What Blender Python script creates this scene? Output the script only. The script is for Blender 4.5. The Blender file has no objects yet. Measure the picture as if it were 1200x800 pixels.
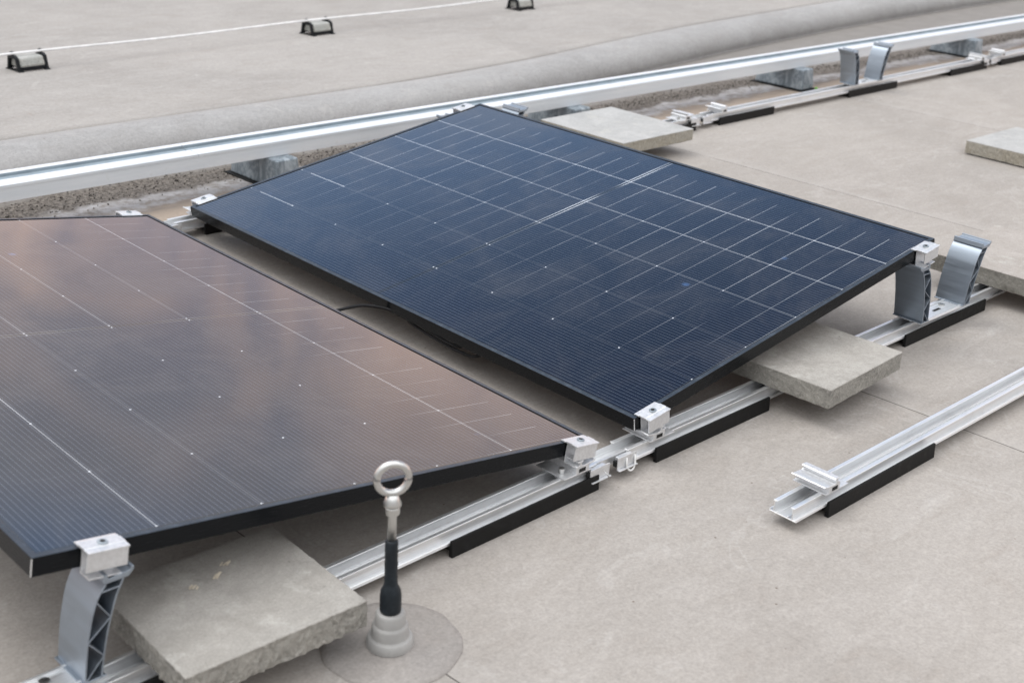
import bpy, bmesh, math, random
from math import sin, cos, pi, radians
from mathutils import Vector, Matrix
random.seed(7)
S = bpy.context.scene
COL = S.collection

# ------------------------------------------------------------------ camera
CAM = Vector((-1.85747428, -1.51987270, 1.27012614))
YAW, PITCH, ROLL = 0.793036664, 0.402129151, 0.0561122501
d = Vector((cos(PITCH)*cos(YAW), cos(PITCH)*sin(YAW), -sin(PITCH)))
r0 = d.cross(Vector((0, 0, 1))).normalized(); u0 = r0.cross(d)
r1 = cos(ROLL)*r0 + sin(ROLL)*u0; u1 = -sin(ROLL)*r0 + cos(ROLL)*u0
cam = bpy.data.cameras.new('camera'); camo = bpy.data.objects.new('camera', cam); COL.objects.link(camo)
camo.matrix_world = Matrix(((r1.x, u1.x, -d.x, CAM.x), (r1.y, u1.y, -d.y, CAM.y), (r1.z, u1.z, -d.z, CAM.z), (0, 0, 0, 1)))
cam.sensor_width = 36; cam.lens = 1530.43/1200*36; cam.clip_start = .05; cam.clip_end = 500
cam.dof.use_dof = True; cam.dof.focus_distance = 2.95; cam.dof.aperture_fstop = 5.0
S.camera = camo

# ------------------------------------------------------------------ nodes helper
class NT:
    def __init__(s, nt): s.nt = nt; s.N = nt.nodes; s.L = nt.links
    def set(s, sock, v):
        if v is None: return
        if isinstance(v, bpy.types.NodeSocket): s.L.new(v, sock)
        else:
            if hasattr(sock.default_value, '__len__') and not hasattr(v, '__len__'): v = (v,)*len(sock.default_value)
            if hasattr(sock.default_value, '__len__') and len(sock.default_value) == 4 and len(v) == 3: v = tuple(v)+(1,)
            sock.default_value = v
    def m(s, op, a, b=None, c=None, clamp=False):
        n = s.N.new('ShaderNodeMath'); n.operation = op; n.use_clamp = clamp
        s.set(n.inputs[0], a); s.set(n.inputs[1], b); s.set(n.inputs[2], c); return n.outputs[0]
    def mix(s, f, a, b, mode='MIX'):
        n = s.N.new('ShaderNodeMix'); n.data_type = 'RGBA'; n.blend_type = mode; n.clamp_factor = True
        s.set(n.inputs[0], f); s.set(n.inputs[6], a); s.set(n.inputs[7], b); return n.outputs[2]
    def noise(s, vec, scale, detail=4, rough=.55, dist=0, out=0):
        n = s.N.new('ShaderNodeTexNoise'); s.set(n.inputs['Vector'], vec); n.inputs['Scale'].default_value = scale
        n.inputs['Detail'].default_value = detail; n.inputs['Roughness'].default_value = rough; n.inputs['Distortion'].default_value = dist
        return n.outputs[out]
    def vor(s, vec, scale, feature='F1', out='Distance'):
        n = s.N.new('ShaderNodeTexVoronoi'); n.feature = feature; s.set(n.inputs['Vector'], vec); n.inputs['Scale'].default_value = scale
        return n.outputs[out]
    def ramp(s, v, a, b, lo=0., hi=1., smooth=True):
        n = s.N.new('ShaderNodeMapRange'); n.interpolation_type = 'SMOOTHSTEP' if smooth else 'LINEAR'
        s.set(n.inputs[0], v); s.set(n.inputs[1], a); s.set(n.inputs[2], b); s.set(n.inputs[3], lo); s.set(n.inputs[4], hi); return n.outputs[0]
    def xyz(s, v):
        n = s.N.new('ShaderNodeSeparateXYZ'); s.L.new(v, n.inputs[0]); return n.outputs
    def comb(s, x, y, z):
        n = s.N.new('ShaderNodeCombineXYZ'); s.set(n.inputs[0], x); s.set(n.inputs[1], y); s.set(n.inputs[2], z); return n.outputs[0]
    def mapv(s, v, scale=(1, 1, 1), rot=(0, 0, 0)):
        n = s.N.new('ShaderNodeMapping'); s.L.new(v, n.inputs[0]); n.inputs['Scale'].default_value = scale; n.inputs['Rotation'].default_value = rot; return n.outputs[0]
    def bump(s, h, strength=.3, dist=.01, normal=None):
        n = s.N.new('ShaderNodeBump'); s.set(n.inputs['Height'], h); n.inputs['Strength'].default_value = strength; n.inputs['Distance'].default_value = dist
        if normal is not None: s.L.new(normal, n.inputs['Normal'])
        return n.outputs[0]

# ------------------------------------------------------------------ world and sun
SUN_EL, SUN_AZ = radians(62), radians(115)          # azimuth of the sun measured from +X towards +Y
W = bpy.data.worlds.new('World'); S.world = W; W.use_nodes = True
w = NT(W.node_tree); w.N.clear()
wo = w.N.new('ShaderNodeOutputWorld'); bg = w.N.new('ShaderNodeBackground'); w.L.new(bg.outputs[0], wo.inputs[0])
sky = w.N.new('ShaderNodeTexSky'); sky.sky_type = 'NISHITA'; sky.sun_disc = False
sky.sun_elevation = SUN_EL; sky.sun_rotation = pi/2 - SUN_AZ; sky.air_density = 1.0; sky.dust_density = 1.0
tc = w.N.new('ShaderNodeTexCoord'); D = tc.outputs['Generated']
dx, dy, dz = w.xyz(D)
# a clear blue opening in the cloud cover, in front of the camera and some 24..55 degrees up
hx, hy, hz = cos(radians(42))*cos(radians(46)), cos(radians(42))*sin(radians(46)), sin(radians(42))
el = w.m('ARCSINE', dz)
dot = w.m('ADD', w.m('ADD', w.m('MULTIPLY', dx, cos(radians(46))), w.m('MULTIPLY', dy, sin(radians(46)))), 0)
az = w.m('ARCTAN2', w.m('SUBTRACT', w.m('MULTIPLY', dy, cos(radians(46))), w.m('MULTIPLY', dx, sin(radians(46)))), dot)
cn = w.noise(D, 3.2, 5, .6, .4)
cn2 = w.noise(D, 6.5, 4, .55, .5)
elw = w.m('ADD', el, w.m('MULTIPLY', w.m('SUBTRACT', cn2, .5), .10))
lower = w.ramp(elw, .33, .47)
upper = w.ramp(el, 1.02, .80)
side = w.ramp(w.m('ABSOLUTE', az), 1.15, .75)
hole = w.m('MULTIPLY', w.m('MULTIPLY', lower, upper), side)
hole = w.m('MULTIPLY', hole, w.ramp(cn, .85, .55))
lowc = w.ramp(el, .45, .05)                                   # warm, thicker cloud low down
cloud_hi = w.mix(w.ramp(cn, .3, .7), (12.0, 12.2, 12.6), (18.0, 18.0, 18.2))
cloud_lo = w.mix(w.ramp(cn2, .40, .60), (8.0, 6.9, 7.8), (22.5, 15.6, 12.2))
cloud_hi = w.mix(1.0, cloud_hi, w.ramp(dz, -.02, .85, .26, 1.30, False), 'MULTIPLY')
cloud = w.mix(w.m('MULTIPLY', lowc, w.ramp(w.m('ABSOLUTE', az), 1.9, 1.1)), cloud_hi, cloud_lo)
blue = w.mix(1.0, sky.outputs[0], w.mix(w.ramp(el, .38, .66), (2.45, 2.6, 2.6), (.98, .98, .90)), 'MULTIPLY')
w.set(bg.inputs[0], w.mix(hole, cloud, blue)); bg.inputs[1].default_value = .10
sun = bpy.data.lights.new('sun', 'SUN'); suno = bpy.data.objects.new('sun', sun); COL.objects.link(suno)
sun.energy = .9; sun.angle = radians(28); sun.color = (1, .97, .93)
suno.rotation_euler = Vector((cos(SUN_EL)*cos(SUN_AZ), cos(SUN_EL)*sin(SUN_AZ), sin(SUN_EL))).to_track_quat('Z', 'Y').to_euler()
S.view_settings.view_transform = 'Standard'; S.view_settings.look = 'None'; S.view_settings.gamma = 1
S.view_settings.exposure = 0.08

# ------------------------------------------------------------------ materials
def mat(name):
    m = bpy.data.materials.new(name); m.use_nodes = True; n = NT(m.node_tree)
    b = n.N['Principled BSDF']; t = n.N.new('ShaderNodeTexCoord'); return m, n, b, t.outputs['Object']

def m_roof(name, tint, stains=False, rough_scale=1.0):
    m, n, b, O = mat(name)
    x, y, z = n.xyz(O)
    big = n.noise(O, .9, 5, .6, .6); mid = n.noise(n.mapv(O, (1, 2.2, 1), (0, 0, .5)), 5, 6, .65, 1.0); fine = n.noise(O, 160, 3, .7); sp = n.noise(O, 60, 3, .75)
    c = n.mix(n.ramp(big, .3, .7), tuple(v*.90 for v in tint), tuple(v*1.06 for v in tint))
    c = n.mix(n.m('MULTIPLY', n.ramp(mid, .42, .72), .38), c, tuple(min(1, v*1.22+.01) for v in (tint[0]*.99, tint[1]*1.0, tint[2]*1.02)))
    c = n.mix(n.m('MULTIPLY', n.ramp(mid, .46, .28), .36), c, (tint[0]*.84, tint[1]*.80, tint[2]*.77))
    # pale dried puddle marks and brown scuffs
    pud = n.noise(O, 3.1, 3, .5, 1.6); c = n.mix(n.m('MULTIPLY', n.ramp(n.m('ABSOLUTE', n.m('SUBTRACT', pud, .62)), .018, .0), .17), c, (.50, .48, .46))
    sc = n.noise(n.mapv(O, (1, .35, 1), (0, 0, .9)), 14, 4, .7, .5); c = n.mix(n.m('MULTIPLY', n.ramp(sc, .66, .76), .45), c, (.26, .22, .19))
    lt = n.noise(n.mapv(O, (.4, 1.4, 1), (0, 0, .3)), 10, 5, .7, .8); c = n.mix(n.m('MULTIPLY', n.ramp(lt, .60, .74), .36), c, (.46, .44, .42))
    c = n.mix(.22, c, n.mix(sp, (0, 0, 0), (1, 1, 1)), 'OVERLAY')
    c = n.mix(.30, c, n.mix(fine, (0, 0, 0), (1, 1, 1)), 'OVERLAY')
    # tiny dark specks
    v = n.vor(O, 22); rnd = n.vor(O, 22, out='Color')
    c = n.mix(n.m('MULTIPLY', n.ramp(v, .07, .03), n.ramp(n.xyz(rnd)[0], .80, .86)), c, (.16, .13, .11))
    h = n.m('ADD', n.m('MULTIPLY', fine, .35), n.m('MULTIPLY', sp, .6))
    if stains:
        wob = n.m('MULTIPLY', n.m('SUBTRACT', n.noise(n.mapv(O, (1, 1, 1)), 2.3, 5, .6), .5), .22)
        wob2 = n.m('MULTIPLY', n.m('SUBTRACT', n.noise(O, 14, 5, .7), .5), .10)
        yy = n.m('ADD', n.m('ADD', y, wob), wob2)
        tan = n.m('MULTIPLY', n.ramp(yy, 1.80, 1.93), n.ramp(yy, 2.16, 2.06))
        c = n.mix(n.m('MULTIPLY', tan, .62), c, n.mix(n.noise(O, 6, 5, .7), (.27, .205, .15), (.40, .31, .235)))
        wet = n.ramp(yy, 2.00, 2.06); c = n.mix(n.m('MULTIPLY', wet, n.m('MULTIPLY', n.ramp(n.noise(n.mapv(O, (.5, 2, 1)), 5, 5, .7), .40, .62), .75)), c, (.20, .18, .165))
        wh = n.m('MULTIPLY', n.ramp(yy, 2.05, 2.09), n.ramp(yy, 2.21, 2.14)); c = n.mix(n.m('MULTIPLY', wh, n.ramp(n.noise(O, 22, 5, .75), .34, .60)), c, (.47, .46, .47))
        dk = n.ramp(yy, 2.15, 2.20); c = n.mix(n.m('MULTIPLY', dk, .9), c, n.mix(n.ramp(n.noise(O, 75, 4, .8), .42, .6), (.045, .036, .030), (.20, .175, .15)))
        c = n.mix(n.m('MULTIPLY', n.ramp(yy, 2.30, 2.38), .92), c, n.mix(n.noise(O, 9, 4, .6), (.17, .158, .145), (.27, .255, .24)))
        # lap joints between the membrane strips
        xs = n.m('ADD', x, n.m('ADD', n.m('MULTIPLY', y, .045), n.m('MULTIPLY', n.m('SUBTRACT', n.noise(O, 3, 2), .5), .012)))
        fr = n.m('SUBTRACT', n.m('FRACT', n.m('DIVIDE', n.m('ADD', xs, -.695+1.455*20), 1.455)), 0.)
        dist = n.m('MULTIPLY', fr, 1.455)
        gap = n.m('MULTIPLY', n.ramp(dist, .0038, .0022), n.ramp(y, 2.0, 1.9))
        gap = n.m('MULTIPLY', gap, n.ramp(n.noise(O, 4, 2), .30, .46))
        halo = n.m('MULTIPLY', n.ramp(dist, .10, .0), n.ramp(y, 2.0, 1.9)); c = n.mix(n.m('MULTIPLY', halo, .13), c, (.5, .48, .46))
        c = n.mix(n.m('MULTIPLY', gap, .85), c, (.045, .04, .035))
        h = n.m('SUBTRACT', h, n.m('MULTIPLY', gap, 3)); h = n.m('ADD', h, n.m('MULTIPLY', n.ramp(dist, .09, .08, 0, 1), .8))
    n.set(b.inputs['Base Color'], c); b.inputs['Roughness'].default_value = .82; b.inputs['Specular IOR Level'].default_value = .35
    n.set(b.inputs['Normal'], n.bump(h, .35*rough_scale, .004, n.bump(big, .12, .03)))
    return m
M = {}
M['roof'] = m_roof('roof_membrane', (.325, .300, .275), True)
M['roof_far'] = m_roof('upper_roof', (.312, .296, .279))
M['hump'] = m_roof('upstand', (.315, .310, .306))

def m_alu(name, col=(.86, .87, .88), rough=.36, metal=.85, streak=(.6, 60, 60)):
    m, n, b, O = mat(name)
    s = n.noise(n.mapv(O, streak), 6, 4, .6); blot = n.noise(O, 18, 4, .6)
    c = n.mix(n.ramp(s, .3, .7), tuple(v*.86 for v in col), col); c = n.mix(n.m('MULTIPLY', n.ramp(blot, .52, .72), .35), c, tuple(v*.72 for v in col))
    n.set(b.inputs['Base Color'], c); b.inputs['Metallic'].default_value = metal
    n.set(b.inputs['Roughness'], n.ramp(s, .2, .8, rough-.08, rough+.12)); n.set(b.inputs['Normal'], n.bump(s, .12, .002)); return m
M['alu'] = m_alu('mill_aluminium', (.90, .91, .92), .36, .82)
M['alu_cast'] = m_alu('clamp_aluminium', (.74, .75, .765), .42, .72, (30, 30, 30))
M['alu_riser'] = m_alu('riser_aluminium', (.37, .42, .48), .46, .90, (12, .7, 12))
M['alu_cut'] = m_alu('sawn_aluminium', (.80, .80, .80), .5, .7, (40, 40, 40))
M['steel'] = m_alu('stainless_steel', (.62, .62, .605), .27, 1, (3, 3, 3))
M['zinc'] = None
def m_zinc():
    m, n, b, O = mat('galvanised_steel')
    v = n.noise(n.mapv(O, (1, 1, .5)), 26, 5, .7, 1.2); k = n.noise(n.mapv(O, (3, 3, .6)), 30, 4, .7)
    c = n.mix(n.ramp(v, .35, .65), (.17, .205, .235), (.40, .45, .49)); c = n.mix(n.m('MULTIPLY', n.ramp(k, .58, .75), .5), c, (.12, .13, .14))
    n.set(b.inputs['Base Color'], c); b.inputs['Metallic'].default_value = .45; b.inputs['Roughness'].default_value = .55; n.set(b.inputs['Normal'], n.bump(v, .2, .003)); return m
M['zinc'] = m_zinc()
def m_tray():
    m, n, b, O = mat('tray_coating')
    s = n.noise(n.mapv(O, (.7, 8, 8)), 4, 5, .6); dd = n.noise(O, 30, 4, .7)
    c = n.mix(n.ramp(s, .3, .7), (.64, .68, .72), (.72, .75, .78)); c = n.mix(n.m('MULTIPLY', n.ramp(dd, .6, .75), .3), c, (.5, .5, .48))
    n.set(b.inputs['Base Color'], c); b.inputs['Metallic'].default_value = .25; b.inputs['Roughness'].default_value = .42; n.set(b.inputs['Normal'], n.bump(s, .08, .003)); return m
M['tray'] = m_tray()
def m_rubber(name, col=(.018, .018, .019), rough=.6):
    m, n, b, O = mat(name); s = n.noise(O, 40, 4, .7)
    n.set(b.inputs['Base Color'], n.mix(n.ramp(s, .45, .75), col, tuple(v*1.7+.004 for v in col))); n.set(b.inputs['Roughness'], n.ramp(s, .2, .8, rough-.12, rough+.15)); b.inputs['Specular IOR Level'].default_value = .2; n.set(b.inputs['Normal'], n.bump(s, .2, .002)); return m
M['rubber'] = m_rubber('black_rubber', (.007, .007, .007), .6)
M['plastic'] = m_rubber('black_plastic', (.008, .010, .012), .45)
M['sleeve'] = m_rubber('heat_shrink_sleeve', (.012, .016, .020), .42)
M['cable'] = m_rubber('cable_sheath', (.008, .008, .009), .4)
def m_frame():
    m, n, b, O = mat('black_anodised_frame'); s = n.noise(n.mapv(O, (3, 3, 40)), 12, 4, .6)
    n.set(b.inputs['Base Color'], n.mix(s, (.004, .005, .006), (.007, .008, .010))); b.inputs['Metallic'].default_value = .0
    n.set(b.inputs['Roughness'], n.ramp(s, .2, .8, .20, .30)); b.inputs['Specular IOR Level'].default_value = .15; return m
M['frame'] = m_frame()
M['rim'] = m_rubber('rim_sky_sheen', (.030, .040, .054), .35)  # sky sheen painted as a lighter blue-grey on the frame's upper lip
M['backsheet'] = m_rubber('black_backsheet', (.012, .012, .013), .5)
def m_conc(name, a=(.272, .258, .236), bb=(.372, .356, .330), side=(.250, .240, .218)):
    m, n, b, O = mat(name)
    g = n.N.new('ShaderNodeNewGeometry'); nz = n.m('ABSOLUTE', n.xyz(g.outputs['True Normal'])[2])
    info = n.N.new('ShaderNodeObjectInfo'); off = n.m('MULTIPLY', info.outputs['Random'], 13.)
    P = n.N.new('ShaderNodeVectorMath'); P.operation = 'ADD'; n.L.new(O, P.inputs[0]); n.L.new(n.comb(off, off, 0), P.inputs[1]); O = P.outputs[0]
    big = n.noise(O, 7, 5, .65, .6); fine = n.noise(O, 240, 3, .8); agg = n.vor(O, 170); aggc = n.vor(O, 170, out='Color'); grit = n.noise(O, 70, 5, .8)
    c = n.mix(n.ramp(big, .3, .7), a, bb); c = n.mix(n.m('MULTIPLY', n.ramp(n.noise(O, 12, 4, .7), .55, .70), .5), c, (.46, .45, .42))
    pits = n.ramp(n.noise(O, 55, 2, .5), .74, .80)
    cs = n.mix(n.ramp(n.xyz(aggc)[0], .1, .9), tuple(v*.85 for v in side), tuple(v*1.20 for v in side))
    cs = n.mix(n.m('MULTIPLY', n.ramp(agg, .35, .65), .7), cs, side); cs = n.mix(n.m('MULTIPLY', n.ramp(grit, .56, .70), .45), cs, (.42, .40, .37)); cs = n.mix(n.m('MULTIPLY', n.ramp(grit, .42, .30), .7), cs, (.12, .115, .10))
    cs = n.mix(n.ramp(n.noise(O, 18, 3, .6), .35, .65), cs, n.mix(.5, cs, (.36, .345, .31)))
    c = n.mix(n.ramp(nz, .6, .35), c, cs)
    c = n.mix(.35, c, n.mix(fine, (0, 0, 0), (1, 1, 1)), 'OVERLAY'); c = n.mix(.25, c, n.mix(grit, (0, 0, 0), (1, 1, 1)), 'OVERLAY'); c = n.mix(n.m('MULTIPLY', pits, .75), c, (.16, .15, .135))
    n.set(b.inputs['Base Color'], c); b.inputs['Roughness'].default_value = .9; b.inputs['Specular IOR Level'].default_value = .25
    h = n.m('ADD', n.m('MULTIPLY', grit, n.ramp(nz, .6, .35, .3, 2.2)), n.m('ADD', n.m('MULTIPLY', fine, .3), n.m('MULTIPLY', pits, -1.0)))
    n.set(b.inputs['Normal'], n.bump(h, .5, .004)); return m
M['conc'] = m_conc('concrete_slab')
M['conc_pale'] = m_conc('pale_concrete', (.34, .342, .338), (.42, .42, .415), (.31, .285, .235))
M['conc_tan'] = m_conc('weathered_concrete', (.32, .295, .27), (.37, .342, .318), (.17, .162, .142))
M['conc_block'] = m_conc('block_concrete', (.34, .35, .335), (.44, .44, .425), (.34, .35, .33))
def m_grey(name, col, rough=.6):
    m, n, b, O = mat(name); s = n.noise(O, 60, 4, .7); s2 = n.noise(O, 14, 4, .6)
    c = n.mix(n.ramp(s2, .3, .7), tuple(v*.86 for v in col), tuple(v*1.08 for v in col)); c = n.mix(n.m('MULTIPLY', n.ramp(s, .55, .75), .3), c, tuple(v*.6 for v in col))
    n.set(b.inputs['Base Color'], c); b.inputs['Roughness'].default_value = rough; n.set(b.inputs['Normal'], n.bump(s, .2, .002)); return m
M['pvc'] = m_grey('grey_pvc_collar', (.33, .325, .315), .55)
M['patch'] = m_roof('flashing_patch', (.275, .255, .238))
M['bluegrey'] = m_grey('blue_grey_groove', (.25, .305, .345), .5)
M['dark'] = m_grey('dark_opening', (.01, .01, .01), .8)
M['clipwhite'] = m_grey('white_clip', (.75, .75, .74), .4)
M['paint'] = m_grey('white_paint', (.78, .78, .78), .5)
M['chip'] = m_grey('wood_chip', (.62, .56, .46), .8)
M['leaf'] = m_grey('moss_green', (.18, .50, .06), .6)

GL_W, GL_L = 1.134, 1.722
def m_cells(name, gf, gb, rowside, endb):
    m, n, b, O = mat(name)
    u, v, z = n.xyz(O)
    uc = n.m('DIVIDE', n.m('SUBTRACT', u, .015), .184)                       # 6 columns
    ui = n.m('ROUND', uc); du = n.m('MULTIPLY', n.m('ABSOLUTE', n.m('SUBTRACT', uc, ui)), .184)
    half = n.m('GREATER_THAN', v, GL_L/2)
    vv = n.m('SUBTRACT', n.m('SUBTRACT', v, .0150), n.m('MULTIPLY', half, .0120))
    vc = n.m('DIVIDE', vv, .0700); vi = n.m('ROUND', vc); dv = n.m('MULTIPLY', n.m('ABSOLUTE', n.m('SUBTRACT', vc, vi)), .0700)
    incol = n.m('MULTIPLY', n.m('GREATER_THAN', u, .0145), n.m('LESS_THAN', u, 1.1195))
    inrow = n.m('MULTIPLY', n.m('GREATER_THAN', v, .0145), n.m('LESS_THAN', v, 1.7075))
    inside = n.m('MULTIPLY', incol, inrow)
    # busbar wires, along the long side
    bb = n.m('FRACT', n.m('MULTIPLY', uc, 18)); db = n.m('MULTIPLY', n.m('ABSOLUTE', n.m('SUBTRACT', bb, .5)), .184/18)
    wires = n.m('MULTIPLY', n.ramp(db, .00060, .00025), inside)
    info = n.N.new('ShaderNodeObjectInfo'); rnd = n.m('MULTIPLY', info.outputs['Random'], 7)
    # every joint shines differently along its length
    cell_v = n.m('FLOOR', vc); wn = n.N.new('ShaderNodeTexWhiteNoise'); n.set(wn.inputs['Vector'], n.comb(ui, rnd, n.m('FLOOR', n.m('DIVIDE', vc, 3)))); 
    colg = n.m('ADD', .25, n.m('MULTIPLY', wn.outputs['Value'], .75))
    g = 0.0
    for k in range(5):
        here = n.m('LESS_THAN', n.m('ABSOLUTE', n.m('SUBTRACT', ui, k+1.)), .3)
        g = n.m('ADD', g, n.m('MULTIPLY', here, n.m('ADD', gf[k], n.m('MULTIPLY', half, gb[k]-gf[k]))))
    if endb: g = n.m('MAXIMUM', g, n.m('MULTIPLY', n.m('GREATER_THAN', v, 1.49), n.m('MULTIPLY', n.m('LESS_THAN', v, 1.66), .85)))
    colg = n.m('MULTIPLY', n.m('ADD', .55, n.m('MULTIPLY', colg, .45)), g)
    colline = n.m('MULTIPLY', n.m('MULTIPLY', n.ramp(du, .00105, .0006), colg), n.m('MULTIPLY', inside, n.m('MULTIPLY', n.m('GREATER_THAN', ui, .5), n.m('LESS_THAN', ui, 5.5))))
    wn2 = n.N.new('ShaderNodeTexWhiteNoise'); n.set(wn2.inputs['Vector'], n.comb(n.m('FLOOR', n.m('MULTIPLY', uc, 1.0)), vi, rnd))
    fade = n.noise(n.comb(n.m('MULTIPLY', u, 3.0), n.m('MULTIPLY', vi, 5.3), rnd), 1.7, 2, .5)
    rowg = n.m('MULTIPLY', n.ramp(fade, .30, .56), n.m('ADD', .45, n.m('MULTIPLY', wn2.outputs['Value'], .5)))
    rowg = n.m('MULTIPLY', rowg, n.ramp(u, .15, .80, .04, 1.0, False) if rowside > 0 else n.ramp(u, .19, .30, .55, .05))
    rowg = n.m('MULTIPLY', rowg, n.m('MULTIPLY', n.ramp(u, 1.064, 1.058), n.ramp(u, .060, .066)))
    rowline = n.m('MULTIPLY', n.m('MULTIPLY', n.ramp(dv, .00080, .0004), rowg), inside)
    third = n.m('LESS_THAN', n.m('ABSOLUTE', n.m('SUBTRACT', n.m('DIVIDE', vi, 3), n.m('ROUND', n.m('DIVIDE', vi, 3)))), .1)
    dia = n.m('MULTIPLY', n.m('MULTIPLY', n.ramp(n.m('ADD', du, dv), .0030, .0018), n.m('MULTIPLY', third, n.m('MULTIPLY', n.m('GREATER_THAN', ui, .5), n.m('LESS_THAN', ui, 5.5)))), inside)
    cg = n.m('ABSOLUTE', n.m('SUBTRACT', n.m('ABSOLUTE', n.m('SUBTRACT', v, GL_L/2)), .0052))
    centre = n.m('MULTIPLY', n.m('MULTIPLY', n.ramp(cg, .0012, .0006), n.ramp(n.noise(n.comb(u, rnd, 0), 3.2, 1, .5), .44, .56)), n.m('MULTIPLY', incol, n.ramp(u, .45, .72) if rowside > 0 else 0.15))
    gapd = n.m('MULTIPLY', n.m('LESS_THAN', n.m('ABSOLUTE', n.m('SUBTRACT', v, GL_L/2)), .006), 1)
    cellc = n.mix(n.noise(O, 2.2, 3, .5), (.0045, .0075, .0165), (.008, .013, .028))
    wnc = n.N.new('ShaderNodeTexWhiteNoise'); n.set(wnc.inputs['Vector'], n.comb(n.m('FLOOR', uc), n.m('FLOOR', n.m('DIVIDE', vc, 1)), rnd))
    cellc = n.mix(n.m('MULTIPLY', wnc.outputs['Value'], .35), cellc, (.004, .007, .018))
    c = n.mix(n.m('SUBTRACT', 1, inside), cellc, (.006, .007, .009)); c = n.mix(gapd, c, (.004, .005, .007))
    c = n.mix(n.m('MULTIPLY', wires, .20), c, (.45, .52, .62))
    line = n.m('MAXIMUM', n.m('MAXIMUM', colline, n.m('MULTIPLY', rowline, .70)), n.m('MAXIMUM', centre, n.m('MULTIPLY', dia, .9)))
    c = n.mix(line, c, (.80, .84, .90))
    # dust and scattered faint bluish spots on the glass
    dust = n.noise(O, 5, 6, .7, .8); dd = n.ramp(dust, .40, .80)
    c = n.mix(n.m('MULTIPLY', dd, .05), c, (.5, .46, .42))
    sv = n.vor(O, 3.6); src = n.xyz(n.vor(O, 3.6, out='Color'))[0]
    spot = n.m('MULTIPLY', n.ramp(n.m('ADD', sv, n.m('MULTIPLY', n.noise(O, 40, 3), .05)), .075, .035), n.m('GREATER_THAN', src, .72)); c = n.mix(n.m('MULTIPLY', spot, .30), c, (.10, .22, .50))
    n.set(b.inputs['Base Color'], c)
    n.set(b.inputs['Roughness'], n.ramp(dust, .3, .8, .045, .12)); b.inputs['IOR'].default_value = 1.50
    return m
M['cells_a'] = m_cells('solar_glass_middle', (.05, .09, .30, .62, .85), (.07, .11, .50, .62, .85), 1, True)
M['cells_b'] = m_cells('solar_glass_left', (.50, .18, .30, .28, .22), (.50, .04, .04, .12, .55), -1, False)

# ------------------------------------------------------------------ mesh helpers
def link(name, me, parent=None):
    o = bpy.data.objects.new(name, me); COL.objects.link(o)
    if parent is not None: o.parent = parent
    return o
def tag(o, label=None, cat=None, group=None, kind=None):
    if label: o['label'] = label
    if cat: o['category'] = cat
    if group: o['group'] = group
    if kind: o['kind'] = kind
    return o
def empty(name, loc, label, cat, group=None, rot=(0, 0, 0)):
    o = bpy.data.objects.new(name, None); COL.objects.link(o); o.location = loc; o.rotation_euler = rot; o.empty_display_size = .05
    return tag(o, label, cat, group)
def build(bm, name, m, parent=None, bevel=0, smooth=False, loc=None, seg=2):
    bmesh.ops.recalc_face_normals(bm, faces=bm.faces)
    me = bpy.data.meshes.new(name); bm.to_mesh(me); bm.free(); me.materials.append(m)
    if smooth:
        for p in me.polygons: p.use_smooth = True
    o = link(name, me, parent)
    if loc: o.location = loc
    if bevel:
        k = o.modifiers.new('bevel', 'BEVEL'); k.width = bevel; k.segments = seg; k.limit_method = 'ANGLE'; k.angle_limit = radians(35)
        k.harden_normals = False
    return o
def box(bm, a, b, mtx=None):
    vs = []
    for z in (a[2], b[2]):
        for x, y in ((a[0], a[1]), (b[0], a[1]), (b[0], b[1]), (a[0], b[1])):
            p = Vector((x, y, z)); vs.append(bm.verts.new(mtx @ p if mtx else p))
    for f in ((0, 3, 2, 1), (4, 5, 6, 7), (0, 1, 5, 4), (1, 2, 6, 5), (2, 3, 7, 6), (3, 0, 4, 7)): bm.faces.new([vs[i] for i in f])
def prism(bm, poly, axis, a, b, mtx=None):
    """extrude closed polygon; axis 'x': poly in (y,z); axis 'y': poly in (x,z)"""
    rings = []
    for t in (a, b):
        r = []
        for p in poly:
            q = Vector((t, p[0], p[1])) if axis == 'x' else (Vector((p[0], t, p[1])) if axis == 'y' else Vector((p[0], p[1], t)))
            r.append(bm.verts.new(mtx @ q if mtx else q))
        rings.append(r)
    k = len(poly)
    bm.faces.new(rings[0]); bm.faces.new(rings[1][::-1])
    for i in range(k): bm.faces.new([rings[0][i], rings[0][(i+1) % k], rings[1][(i+1) % k], rings[1][i]])
def ribbon(bm, pts, th, a, b):
    """band of thickness th following pts (x,z), extruded along y"""
    L, R = [], []
    for i, p in enumerate(pts):
        p0 = Vector(pts[max(i-1, 0)]); p1 = Vector(pts[min(i+1, len(pts)-1)]); t = (p1-p0).normalized(); nn = Vector((-t.y, t.x))*th/2
        L.append(tuple(Vector(p)+nn)); R.append(tuple(Vector(p)-nn))
    prism(bm, L + R[::-1], 'y', a, b)
def lathe(bm, prof, seg=40, c=(0, 0)):
    rings = []
    for r, z in prof: rings.append([bm.verts.new((c[0]+r*cos(2*pi*i/seg), c[1]+r*sin(2*pi*i/seg), z)) for i in range(seg)])
    for a, b in zip(rings, rings[1:]):
        for i in range(seg): bm.faces.new([a[i], a[(i+1) % seg], b[(i+1) % seg], b[i]])
    bm.faces.new(rings[0][::-1]); bm.faces.new(rings[-1])
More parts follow.
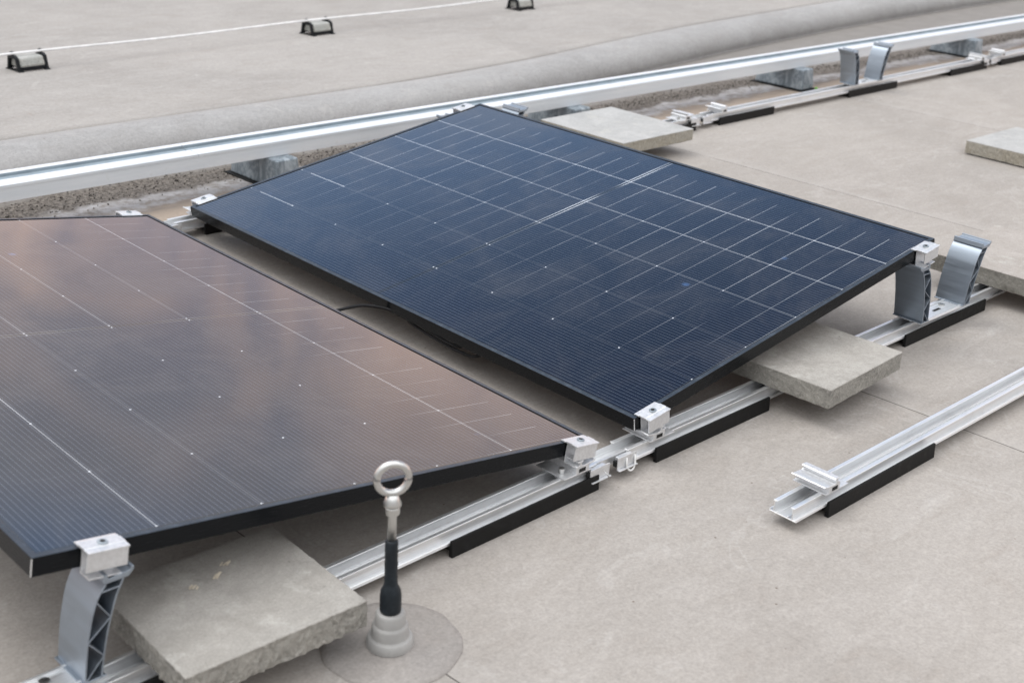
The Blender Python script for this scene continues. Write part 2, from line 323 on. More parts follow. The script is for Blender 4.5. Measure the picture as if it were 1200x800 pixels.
def tube(bm, pts, r, seg=10, closed=False):
    rings = []; n = len(pts); pts = [Vector(p) for p in pts]; up = Vector((0, 0, 1))
    for i, p in enumerate(pts):
        t = (pts[(i+1) % n]-pts[i-1]) if closed else (pts[min(i+1, n-1)]-pts[max(i-1, 0)]); t.normalize()
        s = t.cross(up)
        if s.length < .05: s = t.cross(Vector((1, 0, 0)))
        s.normalize(); q = s.cross(t)
        rings.append([bm.verts.new(p + r*(cos(2*pi*k/seg)*s + sin(2*pi*k/seg)*q)) for k in range(seg)])
    m = n if closed else n-1
    for i in range(m):
        a, b = rings[i], rings[(i+1) % n]
        for k in range(seg): bm.faces.new([a[k], a[(k+1) % seg], b[(k+1) % seg], b[k]])
    if not closed: bm.faces.new(rings[0][::-1]); bm.faces.new(rings[-1])

# ------------------------------------------------------------------ roof surfaces
def interp(t, x):
    if x <= t[0][0]: return t[0][1]
    if x >= t[-1][0]: return t[-1][1]
    sl = [(t[i+1][1]-t[i][1])/(t[i+1][0]-t[i][0]) for i in range(len(t)-1)]
    for i in range(len(t)-1):
        if x <= t[i+1][0]:
            h = t[i+1][0]-t[i][0]; k = (x-t[i][0])/h
            m0 = (sl[i]+sl[max(i-1, 0)])/2*h; m1 = (sl[i]+sl[min(i+1, len(sl)-1)])/2*h
            return (2*k**3-3*k*k+1)*t[i][1]+(k**3-2*k*k+k)*m0+(-2*k**3+3*k*k)*t[i+1][1]+(k**3-k*k)*m1
YC = [(-40, 2.30), (-4, 2.34), (-2, 2.36), (0, 2.395), (1.2, 2.43), (2.1, 2.50), (2.9, 2.62), (3.7, 2.755), (4.6, 2.87), (5.6, 2.96), (7.5, 3.04), (12, 3.1), (40, 3.3)]
def frange(a, b, n): return [a+(b-a)*i/n for i in range(n+1)]
XS = [-40, -20, -10, -6] + frange(-4, 9, 130) + [10, 12, 15, 20, 30, 45]
def grid(name, yfun, rows, m, kind='structure'):
    bm = bmesh.new(); g = []
    for x in XS: g.append([bm.verts.new((x, *yfun(x, r))) for r in rows])
    for a, b in zip(g, g[1:]):
        for j in range(len(rows)-1): bm.faces.new([a[j], b[j], b[j+1], a[j+1]])
    o = build(bm, name, m, smooth=True); o['kind'] = kind; return o
grid('roof_membrane', lambda x, r: ((-40 + (interp(YC, x)+40.06)*r), 0), [0, .5, .8, .9, 1], M['roof'])
HP = [(.030, 0), (.033, .004), (.028, .014), (.024, .030), (.026, .050), (.036, .073), (.056, .095), (.088, .113), (.13, .124), (.175, .126), (.21, .122), (.25, .113), (.29, .100), (.315, .091)]
def hump(x, r):
    t = HP[r]; wv = .004*sin(x*2.1)+.002*sin(x*6.3+1); k = 1+.02*sin(x*2.3+.5)
    return (interp(YC, x)+t[0]+wv*min(1, t[0]*8), t[1]*k)
grid('roof_upstand', hump, range(len(HP)), M['hump'])
def far(x, r):
    wv = .004*sin(x*2.1)+.002*sin(x*6.3+1); y0 = interp(YC, x)+.305+wv
    return ((y0, .086), (y0+.0, .0985), (y0+.05, .0975), (y0+.25, .090), (y0+2, .086), (60, .084))[r]
grid('upper_roof', far, range(6), M['roof_far'])

# grit washed up under the cable tray
def gravel():
    bm = bmesh.new(); rr = random.Random(3)
    for i in range(4200):
        x = rr.uniform(-1.0, 6.6); wid = .13 if x < .8 else .07
        yb = 2.235 + .03*sin(x*2.1)+.02*sin(x*5+1); y = yb + rr.gauss(0.02, wid*.5)
        if y < 2.13 or y > 2.40: continue
        s = rr.uniform(.0018, .0048)*(1.2 if rr.random() < .1 else 1)
        mt = Matrix.Translation((x, y, s*.35)) @ Matrix.Rotation(rr.uniform(0, 6.3), 4, Vector((rr.random(), rr.random(), rr.random()+.01)).normalized()) @ Matrix.Diagonal((s, s*rr.uniform(.6, 1), s*rr.uniform(.45, .8), 1))
        vs = [bm.verts.new(mt @ Vector(p)) for p in ((1, 0, 0), (-1, 0, 0), (0, 1, 0), (0, -1, 0), (0, 0, 1), (0, 0, -1))]
        for f in ((0, 2, 4), (2, 1, 4), (1, 3, 4), (3, 0, 4), (2, 0, 5), (1, 2, 5), (3, 1, 5), (0, 3, 5)): bm.faces.new([vs[k] for k in f])
    m, n, b, O = mat('grit_stones'); k = n.noise(O, 55, 2, .5)
    c = n.mix(n.ramp(k, .40, .62), (.035, .03, .026), (.26, .235, .205)); n.set(b.inputs['Base Color'], c); b.inputs['Roughness'].default_value = .9
    o = build(bm, 'gravel', m); tag(o, 'strip of fine brown gravel washed up beneath the white cable trunking', 'gravel', kind='stuff')
gravel()

# ------------------------------------------------------------------ solar panels
TILT, PH, PW, PL, GAP = 0.150026, .100, 1.134, 1.7249, .1325
def make_panel(name, loc, rz, label, cells):
    t = empty(name, loc, label, 'solar panel', 'framed solar panels on the low mounting', (0, -TILT, rz))
    bm = bmesh.new(); lip = .0105; H = .030; wl = .0016
    def bar(x0, y0, x1, y1):  # section with top lip handled by mitred rings
        pass
    # mitred frame: closed outer shell ring
    o = [(0, 0), (PW, 0), (PW, PL), (0, PL)]
    def off(k): return [(k, k), (PW-k, k), (PW-k, PL-k), (k, PL-k)]
    loops = [(0, 0), (0, -H), (.028, -H), (.028, -H+wl), (wl, -H+wl), (wl, -.0075), (lip, -.0075), (lip, 0)]
    rings = [[bm.verts.new((x, y, z)) for x, y in off(k)] for k, z in loops]
    for i in range(len(rings)):
        a, b = rings[i], rings[(i+1) % len(rings)]
        for j in range(4): bm.faces.new([a[j], a[(j+1) % 4], b[(j+1) % 4], b[j]])
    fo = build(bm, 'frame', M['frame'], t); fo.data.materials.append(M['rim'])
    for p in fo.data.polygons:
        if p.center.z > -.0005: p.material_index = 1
    md = fo.modifiers.new('bevel', 'BEVEL'); md.width = .0007; md.segments = 2; md.limit_method = 'ANGLE'
    bm = bmesh.new(); vs = [bm.verts.new((x-.006, y-.0015, 0)) for x, y in ((lip, lip-.004), (PW-lip+.012-.006, lip-.004), (PW-lip+.006, PL-lip+.004), (lip, PL-lip+.004))]; bm.free()
    bm = bmesh.new(); e = lip - .0015
    box(bm, (e, e, -.0050), (PW-e, PL-e, -.0018)); g = build(bm, 'glass', M[cells], t)
    bm = bmesh.new(); box(bm, (.004, .004, -.0068), (PW-.004, PL-.004, -.0053)); build(bm, 'backsheet', M['backsheet'], t)
    # bare corner keys that shine through the mitres
    for x, y in ((0, 0), (PW, 0), (PW, PL), (0, PL)):
        bm = bmesh.new(); box(bm, (x-.0007, y-.0007, -.0285), (x+.0007, y+.0007, -.0015)); build(bm, 'corner_seam', M['alu_cut'], t)
    # junction boxes underneath
    for k in (.25, .5, .75):
        bm = bmesh.new(); box(bm, (PW*k-.04, PL/2-.03, -.024), (PW*k+.04, PL/2+.03, -.0071)); build(bm, 'junction_box', M['plastic'], t, .003)
    return t
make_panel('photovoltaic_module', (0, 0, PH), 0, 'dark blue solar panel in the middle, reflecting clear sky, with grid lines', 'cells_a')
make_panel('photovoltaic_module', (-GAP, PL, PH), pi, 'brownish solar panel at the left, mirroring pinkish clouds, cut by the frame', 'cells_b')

# ------------------------------------------------------------------ rails
PERIOD = 2.5; LOWX = -.066; PEAKX = 1.20
def make_rail(loc, length, pads, rz, label):
    t = empty('mounting_rail', loc, label, 'rail', 'aluminium mounting rails on the roof', (0, 0, rz))
    bm = bmesh.new()
    box(bm, (0, -.031, .0225), (length, .031, .0250))
    for s in (-1, 1):
        a, b = sorted((s*.0195, s*.0218)); box(bm, (0, a, .0251), (length, b, .0475))
        a, b = sorted((s*.0150, s*.0240)); box(bm, (0, a, .0476), (length, b, .0500))
        a, b = sorted((s*.0285, s*.031)); box(bm, (0, a, .0251), (length, b, .0285))
    box(bm, (0, -.0128, .0251), (length, -.0098, .0290)); box(bm, (0, .0098, .0251), (length, .0128, .0290))
    build(bm, 'channel', M['alu'], t, .0005, seg=1)
    rh = random.Random(int(length*1000+loc[1]*100))
    for k in range(9):
        hx = length - .12 - .055*k - rh.uniform(0, .02)
        bm = bmesh.new(); box(bm, (hx, -.0015, .02515), (hx+rh.uniform(.005, .014), .0015, .0255)); build(bm, 'drill_slot', M['dark'], t)
    for a, b in pads:
        bm = bmesh.new()
        prism(bm, [(-.0395, 0), (-.030, 0), (-.030, .012), (.030, .012), (.030, 0), (.0395, 0), (.0375, .033), (.0318, .033), (.0318, .0220), (-.0318, .0220), (-.0318, .033), (-.0375, .033)], 'x', a, b)
        build(bm, 'rubber_pad', M['rubber'], t, .0012)
        bm = bmesh.new(); box(bm, (a+.02, -.0180, .0252), ((a+b)/2, -.0135, .0285)); build(bm, 'slot_strip', M['zinc'], t)
    return t
FR = .0135
def front_y(x): return 0.0 + FR*(x+.5)-.004
def back_y(x): return 1.772 + .014*x
rails = []
make_rail((-2.56, front_y(-.13)-.018*2.43, 0), 2.43, [(1.04, 1.46), (2.035, 2.425)], .018, 'long aluminium rail in front of the brownish panel, behind the lifting eye post')
make_rail((-.038, front_y(-.038), 0), 2.43, [(.078, .475), (1.065, 1.49), (1.95, 2.36)], FR, 'aluminium rail under the front edge of the dark blue panel')
make_rail((-2.56, back_y(-2.56), 0), 2.43, [(1.06, 1.46), (2.04, 2.425)], .014, 'aluminium rail behind the brownish panel, nearly all hidden by it')
make_rail((-.038, back_y(-.038), 0), 2.425, [(.09, .48), (1.06, 1.49), (2.02, 2.41)], .014, 'aluminium rail along the back edge of the dark blue panel')
make_rail((2.462, back_y(2.462), 0), 2.425, [(.07, .46), (1.06, 1.49), (2.02, 2.41)], .014, 'far aluminium rail carrying the two bare upright risers')
make_rail((4.965, back_y(4.965), 0), 2.43, [(.07, .46), (1.06, 1.49)], .014, 'farthest aluminium rail, only its start visible at the right edge')
make_rail((.036, -.353, 0), 3.2, [(.10, .50), (1.02, 1.42), (2.2, 2.6)], .006, 'loose aluminium rail alone on the roof in the right foreground')

# connectors between two rails at the low points
def make_connector(x, y, rz, label, hook=False):
    t = empty('rail_connector', (x, y, 0), label, 'connector', 'connector pieces joining the rails', (0, 0, rz))
    bm = bmesh.new()
    box(bm, (-.135, -.0190, .0292), (.10, .0190, .0308)); box(bm, (-.135, -.0188, .0310), (.10, -.0170, .0470)); box(bm, (-.135, .0170, .0310), (.10, .0188, .0470)); box(bm, (-.135, -.005, .0310), (.10, .005, .0345))
    build(bm, 'inner_channel', M['alu'], t, .0004)
    for sx, k in ((-.062, 0), (.018, 1)):
        bm = bmesh.new()
        box(bm, (sx-.026, -.042, .020), (sx+.030, -.0330, .0225)); box(bm, (sx-.026, -.0352, .0227), (sx+.030, -.0330, .0480)); box(bm, (sx-.020, -.0329, .0290), (sx+.022, -.0220, .0460))
        build(bm, 'end_block', M['alu_cast'], t, .001)
        bm = bmesh.new(); box(bm, (sx-.0275, -.0325, .028), (sx-.0205, -.0240, .040)); build(bm, 'slot', M['dark'], t)
    if hook:
        bm = bmesh.new(); pts = [(.030+.013*cos(a)*1.0, -.0375-.003*sin(a), .026-.024*sin(a) if False else .030-.018*sin(a)) for a in [pi*i/14 for i in range(15)]]
        tube(bm, [(.018, -.036, .042)] + pts[::-1] + [(.043, -.036, .042)], .0021, 8); build(bm, 'cable_hook', M['clipwhite'], t, smooth=True)
        bm = bmesh.new(); tube(bm, [(-.055, -.040, .040), (-.053, -.048, .034), (-.047, -.050, .026), (-.042, -.044, .022)], .0014, 8); build(bm, 'wire_clip', M['steel'], t, smooth=True)
    return t
make_connector(LOWX-.005, front_y(LOWX), FR, 'rail joint with a white wire hook between the two panels', True)
make_connector(LOWX-.005, back_y(LOWX), .014, 'rail joint at the back corner between the two panels')
make_connector(LOWX+PERIOD-.005, back_y(2.434), .014, 'rail joint beside the pale far slab')
make_connector(LOWX+2*PERIOD-.005, back_y(4.93), .014, 'rail joint near the right edge of the far rail')

# ------------------------------------------------------------------ brackets
def screw_head(bm, c, r=.0065, h=.006, mtx=None):
    n = 6; lo = []; hi = []
    for i in range(16):
        a = 2*pi*i/16; p = Vector((c[0]+r*cos(a), c[1]+r*sin(a), c[2])); lo.append(bm.verts.new(mtx @ p if mtx else p)); p = p+Vector((0, 0, h)); hi.append(bm.verts.new(mtx @ p if mtx else p))
    for i in range(16): bm.faces.new([lo[i], lo[(i+1) % 16], hi[(i+1) % 16], hi[i]])
    bm.faces.new(hi); bm.faces.new(lo[::-1])

def add_clamp(t, x, y0, z, s=1, ysign=-1):
    """grips the short edge of a panel; x centre, y0 = panel edge, z = top of the panel frame there, s = +1 panel rises to +x"""
    R = Matrix.Translation((x, y0, z)) @ Matrix.Rotation(-TILT*s, 4, 'Y')
    if ysign > 0: R = R @ Matrix.Diagonal((1, -1, 1, 1))
    hw = .0315
    bm = bmesh.new()
    # hat section: top plate reaching over the frame, front wall, foot turned out
    prism(bm, [(.0100, .0008), (.0100, .0026), (.0040, .0036), (-.0040, .0036), (-.0050, .0052), (-.0210, .0052), (-.0220, .0042), (-.0345, .0042), (-.0345, .0014), (-.0325, .0004), (-.0312, .0016), (-.0312, -.0280), (-.0285, -.0280), (-.0285, -.0004), (-.0260, .0014), (-.0060, .0014), (-.0012, .0006)], 'x', -hw, hw, R)
    body = build(bm, 'clamp', M['alu_cast'], t, .0004)
    bm = bmesh.new(); prism(bm, [(-.0020, -.0420), (-.0020, -.0020), (-.0040, -.0020), (-.0040, -.0400), (-.0290, -.0400), (-.0290, -.0420)], 'x', -hw*.8, hw*.8, R); build(bm, 'clamp_foot', M['alu_cast'], body, .0005)
    bm = bmesh.new(); screw_head(bm, (0, -.013, .0053), .0078, .0024, R); build(bm, 'bolt', M['zinc'], body, .0006)
    bm = bmesh.new(); screw_head(bm, (0, -.013, .0078), .0040, .0004, R); build(bm, 'socket', M['dark'], body)
    return body

INN = [(.0920, .0555), (.0965, .090), (.1010, .120), (.1080, .150), (.1128, .167), (.1188, .182), (.1262, .195), (.1350, .2050)]
OUT = [(.1170, .0555), (.1235, .090), (.1300, .120), (.1385, .150), (.1440, .167), (.1495, .182), (.1560, .195), (.1620, .2055)]
def fine(L, k=4):
    P = [Vector(p) for p in L]; out = []
    for i in range(len(P)-1):
        p0, p1, p2, p3 = P[max(i-1, 0)], P[i], P[i+1], P[min(i+2, len(P)-1)]
        for j in range(k):
            q = j/k; out.append(tuple(.5*((2*p1)+(-p0+p2)*q+(2*p0-5*p1+4*p2-p3)*q*q+(-p0+3*p1-3*p2+p3)*q**3)))
    return out+[tuple(P[-1])]
def make_ridge(x, y, rz, label, clamps=(0, 0), edge=None, ysign=-1, dirty=False):
    t = empty('ridge_bracket', (x, y, 0), label, 'bracket', 'ridge brackets with two curved risers', (0, 0, rz))
    bm = bmesh.new(); box(bm, (-.118, -.036, .0505), (.118, .024, .0545))
    for s in (-1, 1): box(bm, (-.09, -.006+s*.024-.003, .0546), (.09, -.006+s*.024+.003, .0575))
    build(bm, 'base_plate', M['alu'], t, .0006)
    bm = bmesh.new()
    bm.free()
    for cx in (-.045, .050):
        bm = bmesh.new(); screw_head(bm, (cx, .003, .0546), .0090, .0025); build(bm, 'bolt', M['steel'], t, .0006)
    bm = bmesh.new(); box(bm, (-.012, -.012, .0548), (.022, -.004, .0552)); build(bm, 'slot', M['dark'], t)
    for k, s in enumerate((-1, 1)):
        A, B = -.039, .045
        bm = bmesh.new()
        f = lambda L: [(s*a, b) for a, b in L]
        ribbon(bm, f(fine(INN)), .0026, A, B); ribbon(bm, f(fine(OUT)), .0026, A, B)
        # top seat and the small hook rail
        prism(bm, f([(.1335, .2062), (.1700, .2062), (.1790, .2150), (.1790, .2205), (.1750, .2205), (.1735, .2160), (.1400, .2130), (.1380, .2210), (.1340, .2205), (.1315, .2100)]), 'y', A, B)
        # foot
        prism(bm, f([(.0850, .0546), (.1240, .0546), (.1240, .0572), (.0850, .0572)]), 'y', A, B)
        # truss webs between the walls
        for (i, j) in ((0, 1), (2, 1), (2, 3), (5, 3), (6, 6)):
            a = Vector(INN[i]); b = Vector(OUT[j]); e = (b-a).normalized()*.0015
            ribbon(bm, f([tuple(a+e), tuple(b-e)]), .0018, A, B)
        # shallow ribs across the broad face
        for z, xx in ((.075, .0948),):
            prism(bm, f([(xx+.0005, z-.002), (xx+.0015, z+.003), (xx-.0009, z+.0015)]), 'y', A, B)
        o = build(bm, 'riser', M['alu_riser'], t, .0003, seg=1)
        if clamps[k]:
            # panel edge is given in world coordinates
            ex, ez, lx = .1500, .232, 0
            c = add_clamp(t, s*.1420, edge - y if ysign < 0 else edge - y, PH + (PW-.095)*sin(TILT) + .0035, -s, ysign)
    return t
make_ridge(PEAKX, .009, 0, 'ridge bracket at the right corner of the dark blue panel, its left riser clamped', (1, 0), 0.0)
make_ridge(PEAKX-PERIOD, .009, 0, 'ridge bracket in the bottom left corner, holding the brownish panel above the big slab', (0, 1), 0.0)
make_ridge(PEAKX, back_y(1.2), 0, 'ridge bracket behind the top corner of the dark blue panel, mostly hidden', (1, 0), PL, 1)
make_ridge(PEAKX-PERIOD, back_y(-1.3), 0, 'ridge bracket under the hidden back corner of the brownish panel', (0, 1), PL, 1)
make_ridge(PEAKX+PERIOD-.02, back_y(3.7), .014, 'free standing ridge bracket with two bare risers on the far rail')

def make_low(x, y, s, label, edge=None, ysign=-1, rz=0):
    """low foot: s=+1 carries a panel rising to +x"""
    t = empty('low_bracket', (x, y, 0), label, 'bracket', 'low brackets on the rails', (0, 0, rz))
    f = lambda L: [(s*a, b) for a, b in L]
    A, B = -.036, .042
    bm = bmesh.new()
    prism(bm, f([(-.014, .0503), (.062, .0503), (.062, .0526), (.0295, .0526), (.0295, .0668), (.0275, .0690), (.0200, .0700), (.0200, .0745), (.0262, .0760), (.0262, .0782), (.0125, .0790), (.0100, .0765), (.0160, .0745), (.0160, .0690), (.0100, .0668), (-.0160, .0690), (-.0215, .0712), (-.0235, .0696), (-.0170, .0655), (-.0060, .0640), (-.0060, .0526), (-.014, .0526)]), 'y', A, B)
    build(bm, 'foot', M['alu_cast'], t, .0004, seg=1)
    bm = bmesh.new(); box(bm, (min(s*.004, s*.022), -.0366, .0545), (max(s*.004, s*.022), -.0355, .0625)); build(bm, 'slot', M['dark'], t)
    bm = bmesh.new(); screw_head(bm, (s*(.046), -.012, .0528), .0062, .010); build(bm, 'bolt', M['steel'], t, .0005)
    if edge is not None: add_clamp(t, s*.004, edge-y, PH + .043*sin(TILT), s, ysign)
    return t
make_low(.037, front_y(.04)+.003, 1, 'low bracket clamping the near corner of the dark blue panel', 0.0)
make_low(-.169, front_y(-.17)+.003, -1, 'low bracket clamping the near right corner of the brownish panel', 0.0)
make_low(.050, back_y(.04), 1, 'low bracket under the far left corner of the dark blue panel', PL, 1)
make_low(-.182, back_y(-.17), -1, 'low bracket at the far right corner of the brownish panel', PL, 1)
for px, s, lb in ((2.434-.105, -1, 'empty low bracket nearest the pale far slab'), (2.434+.115, 1, 'empty low bracket on the far rail, second from the pale slab'),
                  (4.93-.10, -1, 'empty low bracket left of the joint near the right edge'), (4.93+.11, 1, 'empty low bracket at the right edge of the picture')):
    make_low(px, back_y(px), s, lb, rz=.014)
make_low(.140, -.350, 1, 'empty low bracket on the end of the loose rail in the foreground', rz=.006)

# ------------------------------------------------------------------ slabs
def make_slab(c, sx, sy, z0, h, rz, m, label, rough=.003, seed=1, step=.012):
    rr = random.Random(seed); bm = bmesh.new()
    nx, ny, nz = max(2, int(sx/step)), max(2, int(sy/step)), 5
    V = {}
    def v(i, j, k):
        key = (i, j, k)
        if key not in V:
            x, y, z = -sx/2+sx*i/nx, -sy/2+sy*j/ny, h*k/nz
            edge = (i in (0, nx)) + (j in (0, ny)); j_ = rough*(1 if k < nz else .35)
            if edge:
                px = rr.uniform(-1, .3)*j_; 
                if i in (0, nx): x += math.copysign(px, x) if x > 0 else -px
                if j in (0, ny): y += px if y > 0 else -px
                if k == 0: z += rr.uniform(0, 1.6)*rough
                if k == nz: z -= rr.uniform(0, .25)*rough
            V[key] = bm.verts.new((x, y, z))
        return V[key]
    for i in range(nx):
        for j in range(ny):
            bm.faces.new([v(i, j, nz), v(i+1, j, nz), v(i+1, j+1, nz), v(i, j+1, nz)]); bm.faces.new([v(i, j, 0), v(i, j+1, 0), v(i+1, j+1, 0), v(i+1, j, 0)])
    for k in range(nz):
        for i in range(nx):
            bm.faces.new([v(i, 0, k), v(i+1, 0, k), v(i+1, 0, k+1), v(i, 0, k+1)]); bm.faces.new([v(i, ny, k), v(i, ny, k+1), v(i+1, ny, k+1), v(i+1, ny, k)])
        for j in range(ny):
            bm.faces.new([v(0, j, k), v(0, j, k+1), v(0, j+1, k+1), v(0, j+1, k)]); bm.faces.new([v(nx, j, k), v(nx, j+1, k), v(nx, j+1, k+1), v(nx, j, k+1)])
    o = build(bm, 'concrete_slab', m, bevel=.0015, seg=1); o.location = (c[0], c[1], z0); o.rotation_euler = (0, 0, rz)
    return tag(o, label, 'paving slab', 'concrete ballast slabs')
make_slab((.608, -.024), .325, .27, .0505, .047, .06, M['conc'], 'grey concrete slab lying on the rail under the dark blue panel', .0011, 4)
make_slab((-.962, -.028), .312, .275, .0505, .050, -.03, M['conc'], 'big concrete slab with a broken front edge beside the lifting eye post', .0036, 5, .006)
make_slab((1.862, 1.750), .405, .425, .0510, .046, .01, M['conc_pale'], 'pale concrete slab on the far rail beyond the dark blue panel', .0012, 6)
make_slab((1.715, .005), .42, .40, .0510, .050, .04, M['conc_tan'], 'tan topped concrete slab at the right edge behind the leaning riser', .0012, 8)
make_slab((3.245, .715), .42, .41, .004, .052, .0, M['conc_pale'], 'single concrete slab lying flat on the open roof at the right edge', .0012, 9)
for k, (x, y, s) in enumerate(((-.955, .03, 1.1), (-.925, .052, .9), (-1.0, .025, .7))):
    bm = bmesh.new(); rr = random.Random(k)
    for i in range(5):
        a = rr.uniform(-.3, .3)+.5; box(bm, (-.006*s, -.0014, 0), (.006*s, .0014, .0008), Matrix.Translation((rr.uniform(-.007, .007), rr.uniform(-.004, .004), i*.0009)) @ Matrix.Rotation(a, 4, 'Z'))
    o = build(bm, 'wood_chip', M['chip']); o.location = (x, y, .1010)
    tag(o, ('large wood splinter near the middle of the big slab', 'small wood splinter on the big slab farthest from the camera', 'faint splinter on the big slab nearest the clamp')[k], 'splinter', 'wood splinters on the big slab')

# ------------------------------------------------------------------ lifting eye post
t = empty('lifting_eye_post', (-.772, -.180, 0), 'steel eye post with a black sleeve on a grey collar in the foreground', 'anchor post')
bm = bmesh.new()
rr = random.Random(2); ring = []
seg = 72; prof = [(.114, .0005), (.1125, .0032), (.100, .0042), (.06, .006), (.045, .010), (.037, .014)]
rings = [[bm.verts.new(((r+.0012*sin(7*a)+.0008*sin(13*a+1))*cos(a), (r+.0012*sin(7*a))*sin(a), z)) for a in [2*pi*i/seg for i in range(seg)]] for r, z in prof]
for a, b in zip(rings, rings[1:]):
    for i in range(seg): bm.faces.new([a[i], a[(i+1) % seg], b[(i+1) % seg], b[i]])
bm.faces.new(rings[-1])
build(bm, 'flashing_disc', M['patch'], t, smooth=True, loc=(.008, .006, 0))
bm = bmesh.new(); lathe(bm, [(.0385, .010), (.0375, .020), (.0350, .0255), (.0305, .0275), (.0300, .030), (.0292, .044), (.0275, .0475), (.0250, .0490), (.0245, .0510), (.0238, .066), (.0215, .070), (.0170, .0715)]); build(bm, 'collar', M['pvc'], t, .0006, True)
bm = bmesh.new(); lathe(bm, [(.0165, .0716), (.0172, .076), (.0172, .100), (.0158, .110), (.0118, .118), (.0105, .124), (.0102, .150), (.0107, .158), (.0101, .166), (.0104, .180), (.0101, .198), (.0088, .2005)]); build(bm, 'sleeve', M['sleeve'], t, smooth=True)
bm = bmesh.new(); lathe(bm, [(.0072, .2006), (.0072, .243), (.0072, .246)]); build(bm, 'rod', M['steel'], t, smooth=True)
bm = bmesh.new(); lathe(bm, [(.0080, .2461), (.0118, .2470), (.0120, .2585), (.0110, .2600)], 24); build(bm, 'nut', M['steel'], t, .0006)
bm = bmesh.new(); lathe(bm, [(.0085, .2601), (.0140, .2612), (.0142, .2660), (.0110, .2730), (.0085, .2800)], 32); build(bm, 'eye_base', M['steel'], t, smooth=True)
bm = bmesh.new(); aa = YAW - radians(72); c = Vector((cos(aa), sin(aa), 0)); tube(bm, [Vector((0, 0, .3065)) + .0245*(cos(a)*c + sin(a)*Vector((0, 0, 1))) for a in [2*pi*i/48 for i in range(48)]], .0060, 14, True); build(bm, 'eye_ring', M['steel'], t, smooth=True)

# ------------------------------------------------------------------ cable trunking and its feet
t = empty('cable_trunking', (0, 2.045, .1005), 'long white cable trunking running across behind the panels', 'cable trunking')
bm = bmesh.new(); x0, x1 = -4.0, 9.0
prism(bm, [(0, 0), (.120, 0), (.120, .0440), (.1175, .0440), (.1175, .0025), (.0025, .0025), (.0025, .0440), (0, .0440)], 'x', x0, x1); build(bm, 'trough', M['tray'], t, .0006)
cuts = [-4.0, -1.78, .22, 2.22, 4.22, 6.22, 9.0]
for a, b in zip(cuts, cuts[1:]):
    bm = bmesh.new()
    prism(bm, [(-.0018, .0400), (-.0018, .0490), (.004, .0505), (.0085, .0490), (.0105, .0510), (.0490, .0515), (.0515, .0500), (.0525, .0445), (.0975, .0445), (.0985, .0550), (.1010, .0570), (.1180, .0570), (.1218, .0550), (.1218, .0400), (.1203, .0400), (.1203, .0442), (-.0003, .0442), (-.0003, .0400)], 'x', a+.0008, b-.0008)
    build(bm, 'lid', M['tray'], t, .0005)
    bm = bmesh.new(); box(bm, (a+.0012, .0528, .0447), (b-.0012, .0972, .0453)); box(bm, (a+.0012, .0966, .0455), (b-.0012, .0973, .0535)); build(bm, 'groove_strip', M['bluegrey'], t)  # thin strip colouring the groove darker and bluer than the lid
    for c in (.3, ):
        bm = bmesh.new(); screw_head(bm, (a+c*(b-a)+.0, .074, .0431), .006, .003); build(bm, 'rivet', M['steel'], t)
def make_foot(x, label, moss=False):
    t = empty('trunking_foot', (x, 2.125, 0), label, 'support block', 'galvanised support blocks under the trunking', (0, 0, .02))
    bm = bmesh.new(); box(bm, (-.066, -.155, .001), (.066, .150, .0045)); build(bm, 'rubber_mat', M['rubber'], t, .001)
    bm = bmesh.new()
    lo = [(-.052, -.135), (.052, -.135), (.052, .135), (-.052, .135)]; hi = [(-.043, -.128), (.043, -.128), (.043, .128), (-.043, .128)]
    a = [bm.verts.new((x_, y_, .0046)) for x_, y_ in lo]; b = [bm.verts.new((x_, y_, .0995)) for x_, y_ in hi]
    bm.faces.new(a[::-1]); bm.faces.new(b)
    for i in range(4): bm.faces.new([a[i], a[(i+1) % 4], b[(i+1) % 4], b[i]])
    build(bm, 'block', M['zinc'], t, .006, seg=3)
    for s in (-1, 1):
        bm = bmesh.new(); box(bm, (s*.030-.010, -.1375, .010), (s*.030+.010, -.1345, .030)); build(bm, 'lug', M['zinc'], t, .0008)
    if moss:
        bm = bmesh.new(); bmesh.ops.create_icosphere(bm, subdivisions=1, radius=.008, matrix=Matrix.Translation((.045, -.155, .008))); o = build(bm, 'moss', M['leaf'], t)
make_foot(.52, 'grey support block behind the far left corner of the dark blue panel')
make_foot(1.93, 'grey support block partly hidden behind the pale far slab')
make_foot(3.48, 'grey support block with a green speck, left of the bare risers', True)
make_foot(5.12, 'grey support block farthest to the right under the trunking')

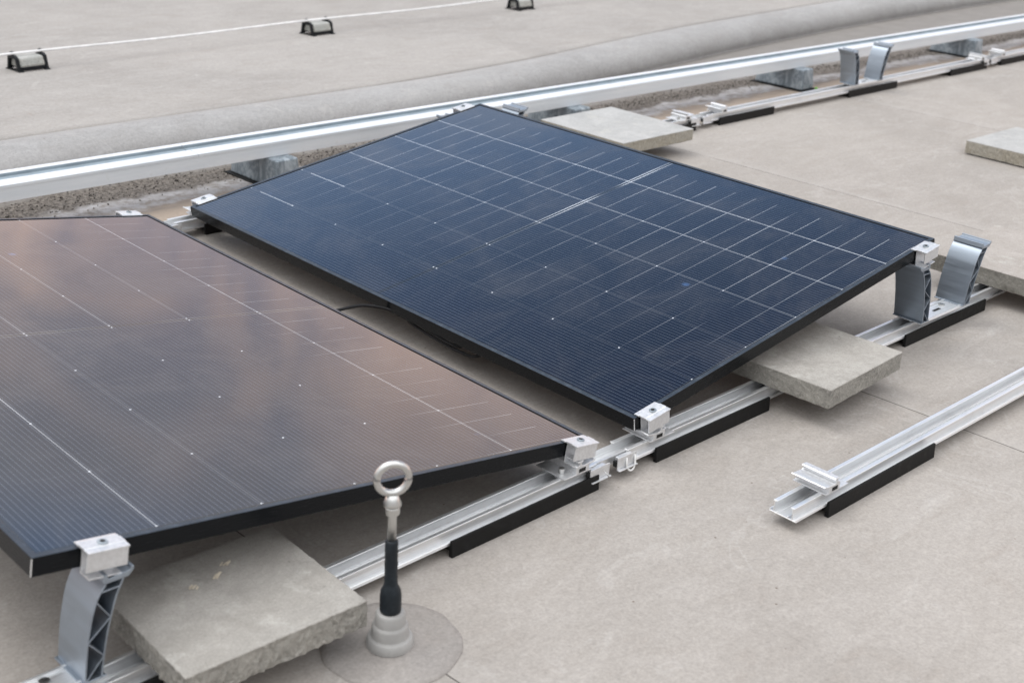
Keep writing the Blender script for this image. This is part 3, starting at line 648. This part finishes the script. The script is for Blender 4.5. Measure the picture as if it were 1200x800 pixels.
# ------------------------------------------------------------------ lightning conductor and its holders
ZR = .084
def rod_y(x): return 3.750 + .076*(x-.45)
bm = bmesh.new(); tube(bm, [(x, rod_y(x), ZR+.070+.003*sin(x*4.1)) for x in frange(-2, 6.5, 60)], .0052, 8)
tag(build(bm, 'lightning_conductor', M['paint'], smooth=True), 'thin white conductor rod running over the black holders on the upper roof', 'rod')
def make_holder(x, label):
    t = empty('conductor_holder', (x, rod_y(x), ZR), label, 'rod holder', 'black rod holders with concrete inserts', (0, 0, .076)); t.scale = (.86, .86, .92)
    for s in (-1, 1):
        bm = bmesh.new(); X = s*.072
        prism(bm, [(-.056, 0), (-.044, 0), (-.026, .058), (.026, .058), (.044, 0), (.056, 0), (.040, .066), (.018, .076), (.012, .088), (.003, .086), (.005, .076), (-.005, .072), (-.018, .074), (-.040, .064)], 'x', X-.007, X+.007)
        box(bm, (X-.0068, -.046, .001), (X+.0068, .046, .010)); build(bm, 'side_frame', M['plastic'], t, .001)
    for y in (-.052, .042):
        bm = bmesh.new(); box(bm, (-.0648, y, .010), (.0648, y+.010, .024)); build(bm, 'crossbar', M['plastic'], t, .001)
    for s in (-1, 1):
        for y in (-.066, .040):
            bm = bmesh.new(); box(bm, (s*.068-.013, y, 0), (s*.068+.013, y+.026, .009)); build(bm, 'shoe', M['plastic'], t, .001)
    bm = bmesh.new(); 
    pr = [(-.052, .018), (-.053, .032), (-.038, .066), (.038, .066), (.053, .032), (.052, .018)]
    n0 = [bm.verts.new((-.064, y, z)) for y, z in pr]; n1 = [bm.verts.new((.064, y, z)) for y, z in pr]
    bm.faces.new(n0); bm.faces.new(n1[::-1])
    for i in range(6): bm.faces.new([n0[i], n0[(i+1) % 6], n1[(i+1) % 6], n1[i]])
    build(bm, 'concrete_insert', M['conc_block'], t, .014, seg=4)
make_holder(.440, 'leftmost of the three black rod holders on the upper roof')
make_holder(1.975, 'middle one of the three black rod holders on the upper roof')
make_holder(3.475, 'rightmost black rod holder, cut by the top edge of the picture')

# ------------------------------------------------------------------ cable under the dark panel
bm = bmesh.new()
pts = [(-.16, .84, .095), (-.11, .85, .088), (-.06, .845, .088), (-.03, .835, .084), (.0, .81, .078), (.01, .77, .074), (.012, .70, .070), (.012, .62, .062), (.014, .57, .060), (.030, .55, .064), (.060, .56, .075)]
def smooth(pts, k=6):
    P = [Vector(p) for p in pts]; out = []
    for i in range(len(P)-1):
        p0, p1, p2, p3 = P[max(i-1, 0)], P[i], P[i+1], P[min(i+2, len(P)-1)]
        for j in range(k):
            s = j/k; out.append(.5*((2*p1)+(-p0+p2)*s+(2*p0-5*p1+4*p2-p3)*s*s+(-p0+3*p1-3*p2+p3)*s**3))
    return out+[P[-1]]
tube(bm, smooth(pts), .0040, 8)
tag(build(bm, 'solar_cable', M['cable'], smooth=True), 'black cable looping across the gap between the two panels', 'cable')
bm = bmesh.new(); tube(bm, smooth([(.050, .82, .072), (.026, .76, .060), (.020, .70, .054), (.017, .62, .050), (.017, .56, .048), (.026, .51, .050), (.055, .50, .066)]), .0040, 8)
tag(build(bm, 'solar_cable', M['cable'], smooth=True), 'second black cable sagging under the low edge of the dark blue panel', 'cable')
